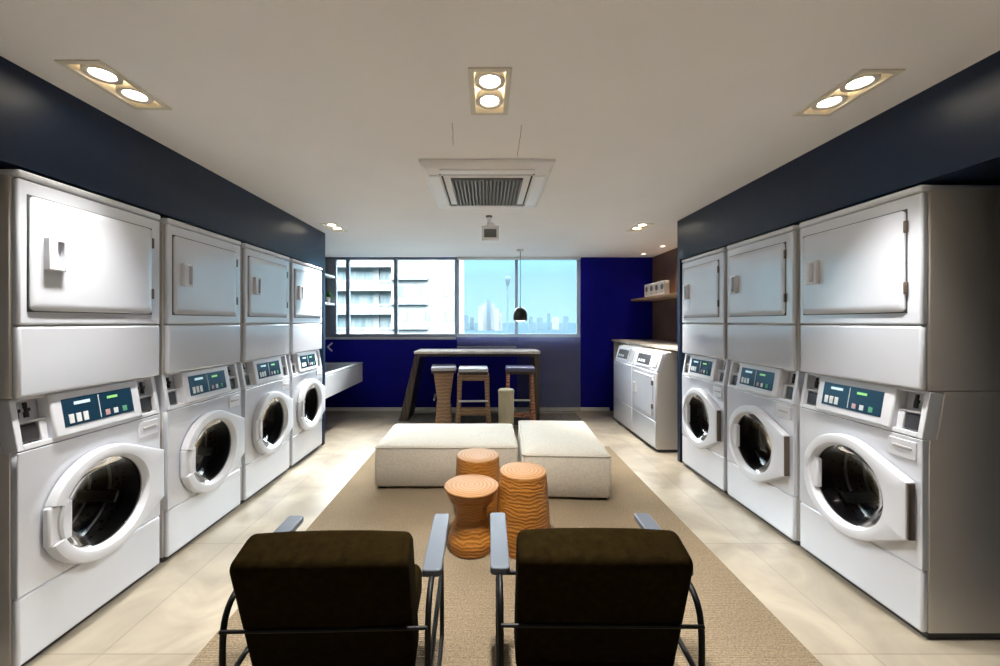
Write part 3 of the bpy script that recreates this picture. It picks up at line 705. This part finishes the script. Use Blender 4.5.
mb = MB(); mb.lathe([(.030, -.004), (.045, -.005), (.050, 0), (.028, 0), (.030, -.004)], n=28, cap0=False, cap1=False); mb.build('rim', M['lamp_ring'], d0)
mb = MB(); mb.lathe([(.030, -.003), (.001, -.003)], n=24, cap0=False); mb.build('bulb', M['bulb_dim'], d0)
place(d0, True, (2.33, 5.10, CEIL), 0, 'small round downlight over the wooden shelf', 'small round downlights')
place(d0, False, (2.31, 5.68, CEIL), 0, 'small round downlight close to the cobalt wall', 'small round downlights')

# ceiling cassette air conditioner
o = thing('ceiling_air_conditioner', 'white square ceiling cassette air conditioner with a grey grille', 'air conditioner', (.0, 2.83, CEIL)); o.scale = (1, 1, 1.5)
mb = MB(); hx, hy = .423, .46
mb.loops([[(-hx, -hy, 0), (hx, -hy, 0), (hx, hy, 0), (-hx, hy, 0)], [(-hx, -hy, -.012), (hx, -hy, -.012), (hx, hy, -.012), (-hx, hy, -.012)], [(-hx+.03, -hy+.03, -.030), (hx-.03, -hy+.03, -.030), (hx-.03, hy-.03, -.030), (-hx+.03, hy-.03, -.030)]])
mb.build('panel', M['ac'], o, bevel=.004)
for sx, sy in ((0, 1), (0, -1), (1, 0), (-1, 0)):
    mb = MB()
    if sy: mb.box(-.30, .30, sy*.375-.035, sy*.375+.035, -.036, -.028)
    else: mb.box(sx*.345-.035, sx*.345+.035, -.31, .31, -.036, -.028)
    mb.build('louvre', M['ac'], o, bevel=.012, seg=4)
    mb = MB()
    if sy: mb.box(-.31, .31, sy*.375-sy*.05-.008, sy*.375-sy*.05+.008, -.0315, -.029)
    else: mb.box(sx*.345-sx*.05-.006, sx*.345-sx*.05+.006, -.30, .30, -.0315, -.029)
    mb.build('air_slot', M['ac_dark'], o)
mb = MB(); mb.box(-.242, .242, -.262, .285, -.032, -.028); mb.build('intake', M['ac_dark'], o, bevel=.001)
mb = MB()
for k in range(19): x = -.234 + .026*k; mb.box(x-.006, x+.006, -.258, .281, -.041, -.031)
for k in range(14): y = -.256 + .0411*k; mb.box(-.24, .24, y-.003, y+.003, -.040, -.032)
mb.frame(0, 0, 0, 0, 0, 0, 0) if False else None
mb.build('intake_grille', M['ac_grille'], o, smooth=False)
# small white box hanging from the ceiling behind it
o = thing('ceiling_sensor', 'small white box with a grey face hung from the ceiling beyond the air conditioner', 'ceiling fixture', (px(489, 3.65), 3.65, CEIL))
mb = MB(); mb.lathe([(.028, -.014), (.030, 0)], n=20); mb.build('ceiling_mount', M['face_grey'], o)
mb = MB(); mb.lathe([(.018, -.075), (.016, -.014)], n=16); mb.lathe([(.04, -.10), (.045, -.09), (.03, -.072), (.015, -.07)], (.015, 0, 0), n=20); mb.build('stem', M['ac'], o)
mb = MB(); mb.box(-.070, .095, -.03, .05, -.238, -.098); mb.build('housing', M['ac'], o, bevel=.010, seg=3)
mb = MB(); mb.box(-.046, .070, -.033, -.028, -.208, -.130); mb.build('face', M['face_grey'], o, bevel=.002)
# two hairline cracks in the plaster
ceil = bpy.data.objects['ceiling']
for (ua, va), (ub, vb) in (((452, 123), (453.5, 145)), ((521.5, 125), (517.5, 156))):
    P = []
    for k in range(9):
        u = ua + (ub-ua)*k/8 + random.uniform(-.4, .4); v = va + (vb-va)*k/8; y = F*(CEIL-CZ)/(VY-v); P.append(((u-VX)*y/F, y, CEIL-.0005))
    mb = MB(); mb.tube(P, .0016, 5); mb.build('crack', M['crack'], ceil)

# ------------------------------------------------------------------ outside the window
GZ = -26
mb = MB(); mb.box(-900, 900, 120, 6000, -9, -8); tag(mb.build('ground', M['haze_land'], smooth=False), kind='structure')
def apartment(x0, x1, y, ztop, label, floors, z_first, mode):
    o = thing('apartment_building', label, 'building', ((x0+x1)/2, y, GZ)); hw = (x1-x0)/2; H = ztop-GZ
    mb = MB(); mb.box(-hw, hw, 0, 12, 0, H); mb.build('wall', M['render_w'], o)
    for k in range(floors):
        z = z_first + 3.0*k - GZ
        if mode == 'balcony':
            mb = MB(); mb.box(-hw+.3, hw-.3, -.05, .1, z+.15, z+2.5); mb.build('window', M['ext_glass'], o)
            mb = MB(); mb.box(-hw, hw, -1.3, 0, z-.12, z+.75); mb.build('balcony', M['balc_w'], o)
            mb = MB()
            mb.box(-hw, hw, -1.28, -1.22, z+1.10, z+1.16)
            for q in range(18): xx = -hw + (2*hw)*q/17; mb.box(xx-.03, xx+.03, -1.28, -1.22, z+.75, z+1.10)
            mb.build('balcony_rail', M['rail'], o)
            for xx in (-hw+1.6, hw-2.4): 
                mb = MB(); mb.box(xx-.35, xx+.35, -.3, 0, z+.75, z+2.9); mb.build('pier', M['render_w'], o)
        else:
            for q in range(3):
                xx = -hw + .7 + q*(2*hw-1.4)/2.4
                mb = MB(); mb.box(xx, xx+1.3, -.06, .1, z+.9, z+2.2); mb.build('window', M['ext_glass'], o)
            mb = MB(); mb.box(-hw, hw*.1, -.55, 0, z-.1, z+.55); mb.build('balcony', M['balc_w'], o)
    mb = MB(); mb.box(-hw-.2, hw+.2, -1.0, 12.2, H, H+.6); mb.build('roof', M['balc_w'], o)
apartment(-27, -11.9, 50, 16, 'white apartment block with long balconies outside the window', 7, -6.55, 'balcony')
apartment(-11.7, -3.5, 47, 15, 'plain bright white building beside the balconied block', 6, -5.4, 'plain')
SK = [(480.5, 306, 5, 'w'), (484.5, 303, 4, 'w'), (488.5, 300.5, 4.5, 'b'), (492.5, 304, 4.5, 'w'), (496.8, 309, 4, 'w'), (500.8, 313, 3, 'w'),
      (466, 316, 5, 'b'), (472, 318, 4, 'b'), (531, 317, 4, 'b'), (540, 318, 6, 'b'), (549, 314, 3, 'b'), (556, 317.5, 6, 'w'), (566, 317, 5, 'b')]
cnt = {'w': 0, 'b': 0}
for i, (u, v, w_, c) in enumerate(SK):
    y = 420 + 12*(i % 4); hw = w_*.5*y/F; zt = CZ + (VY-v)*y/F
    o = thing('tower_block', '', 'building', ((u-VX)*y/F, y, GZ), 0, 'distant skyline blocks')
    H = zt-GZ
    mb = MB(); mb.box(-hw, hw, 0, 2*hw, 0, H); mb.build('tower_wall', M['tower_w' if c == 'w' else 'tower_b'], o, smooth=False)
    mb = MB(); mb.box(-hw*.8, hw*.75, hw*.3, hw*1.5, H, H+.9); mb.build('roof_block', M['tower_b'], o, smooth=False)
    o['label'] = ('white tower in the distant cluster seen through the blind' if c == 'w' and u < 510 else 'grey-blue tower in the middle of the distant white cluster' if 480 < u < 500 else 'low hazy block on the skyline far outside the window')
y = 380
o = thing('water_tower', 'tall thin tower with a dark bulb on top seen through the blind', 'tower', ((507.6-VX)*y/F, y, GZ))
zt = CZ + 46*y/F - GZ
mb = MB(); mb.lathe([(1.2, 0), (.75, zt-10)], n=12); mb.build('shaft', M['tower_b'], o)
mb = MB(); mb.lathe([(.7, zt-11), (1.6, zt-8), (2.7, zt-5), (2.8, zt-2), (1.6, zt), (.1, zt+.3)], n=16); mb.build('tank', M['mast'], o)

# ------------------------------------------------------------------ light
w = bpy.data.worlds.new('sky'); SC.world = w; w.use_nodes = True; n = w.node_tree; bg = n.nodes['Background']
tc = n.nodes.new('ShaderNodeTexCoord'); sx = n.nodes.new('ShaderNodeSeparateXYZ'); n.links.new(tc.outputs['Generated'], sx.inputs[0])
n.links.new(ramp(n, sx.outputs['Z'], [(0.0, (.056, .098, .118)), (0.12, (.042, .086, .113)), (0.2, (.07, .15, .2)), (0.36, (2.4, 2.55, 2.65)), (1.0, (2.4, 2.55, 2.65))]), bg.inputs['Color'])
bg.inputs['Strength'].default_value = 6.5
def lamp(name, typ, loc, rot, energy, col, **kw):
    l = bpy.data.lights.new(name, typ); l.energy = energy; l.color = col
    for k, v in kw.items(): setattr(l, k, v)
    o = bpy.data.objects.new(name, l); COL.objects.link(o); o.location = loc; o.rotation_euler = rot; return o
lamp('sun', 'SUN', (0, -20, 30), (R(52), 0, R(-18)), 0.9, (1, .97, .92), angle=.01)
def spot_power(x, y):                         # beam power tuned per row; the row behind the camera is added fill
    return 80 if y < 0 else (104 if y > 3 else (104 if abs(x) < .5 else 50))
for i, (x, y) in enumerate(SPOTS):
    for sy in (-1, 1):
        lamp('spot_beam', 'SPOT', (x, y+sy*.072, CEIL-.004), (0, 0, 0), spot_power(x, y), (1, .96, .89), spot_size=R(84 if y < 0 else (112 if abs(x) < .5 else 68)), spot_blend=1.0, shadow_soft_size=.04)
for x, y, e in ((2.33, 5.10, 22), (2.31, 5.68, 4)):
    lamp('downlight_beam', 'SPOT', (x, y, CEIL-.01), (0, 0, 0), e, (1, .80, .58), spot_size=R(90), spot_blend=.8, shadow_soft_size=.03)

# ------------------------------------------------------------------ camera
cam = bpy.data.cameras.new('camera'); co = bpy.data.objects.new('camera', cam); COL.objects.link(co)
co.location = (0, 0, CZ); co.rotation_euler = (R(90), 0, 0)
cam.sensor_width = 36; cam.lens = 36*F/1000; cam.shift_x = (500-VX)/1000; cam.shift_y = (VY-333)/1000
cam.clip_start = .05; cam.clip_end = 8000
SC.camera = co
vs = SC.view_settings; vs.view_transform = 'Standard'; vs.look = 'None'; vs.gamma = 1; vs.exposure = 1.15; vs.use_curve_mapping = False
SC.cycles.use_denoising = True
SC.cycles.max_bounces = 10; SC.cycles.diffuse_bounces = 6; SC.cycles.transparent_max_bounces = 16
SC.cycles.sample_clamp_indirect = 6
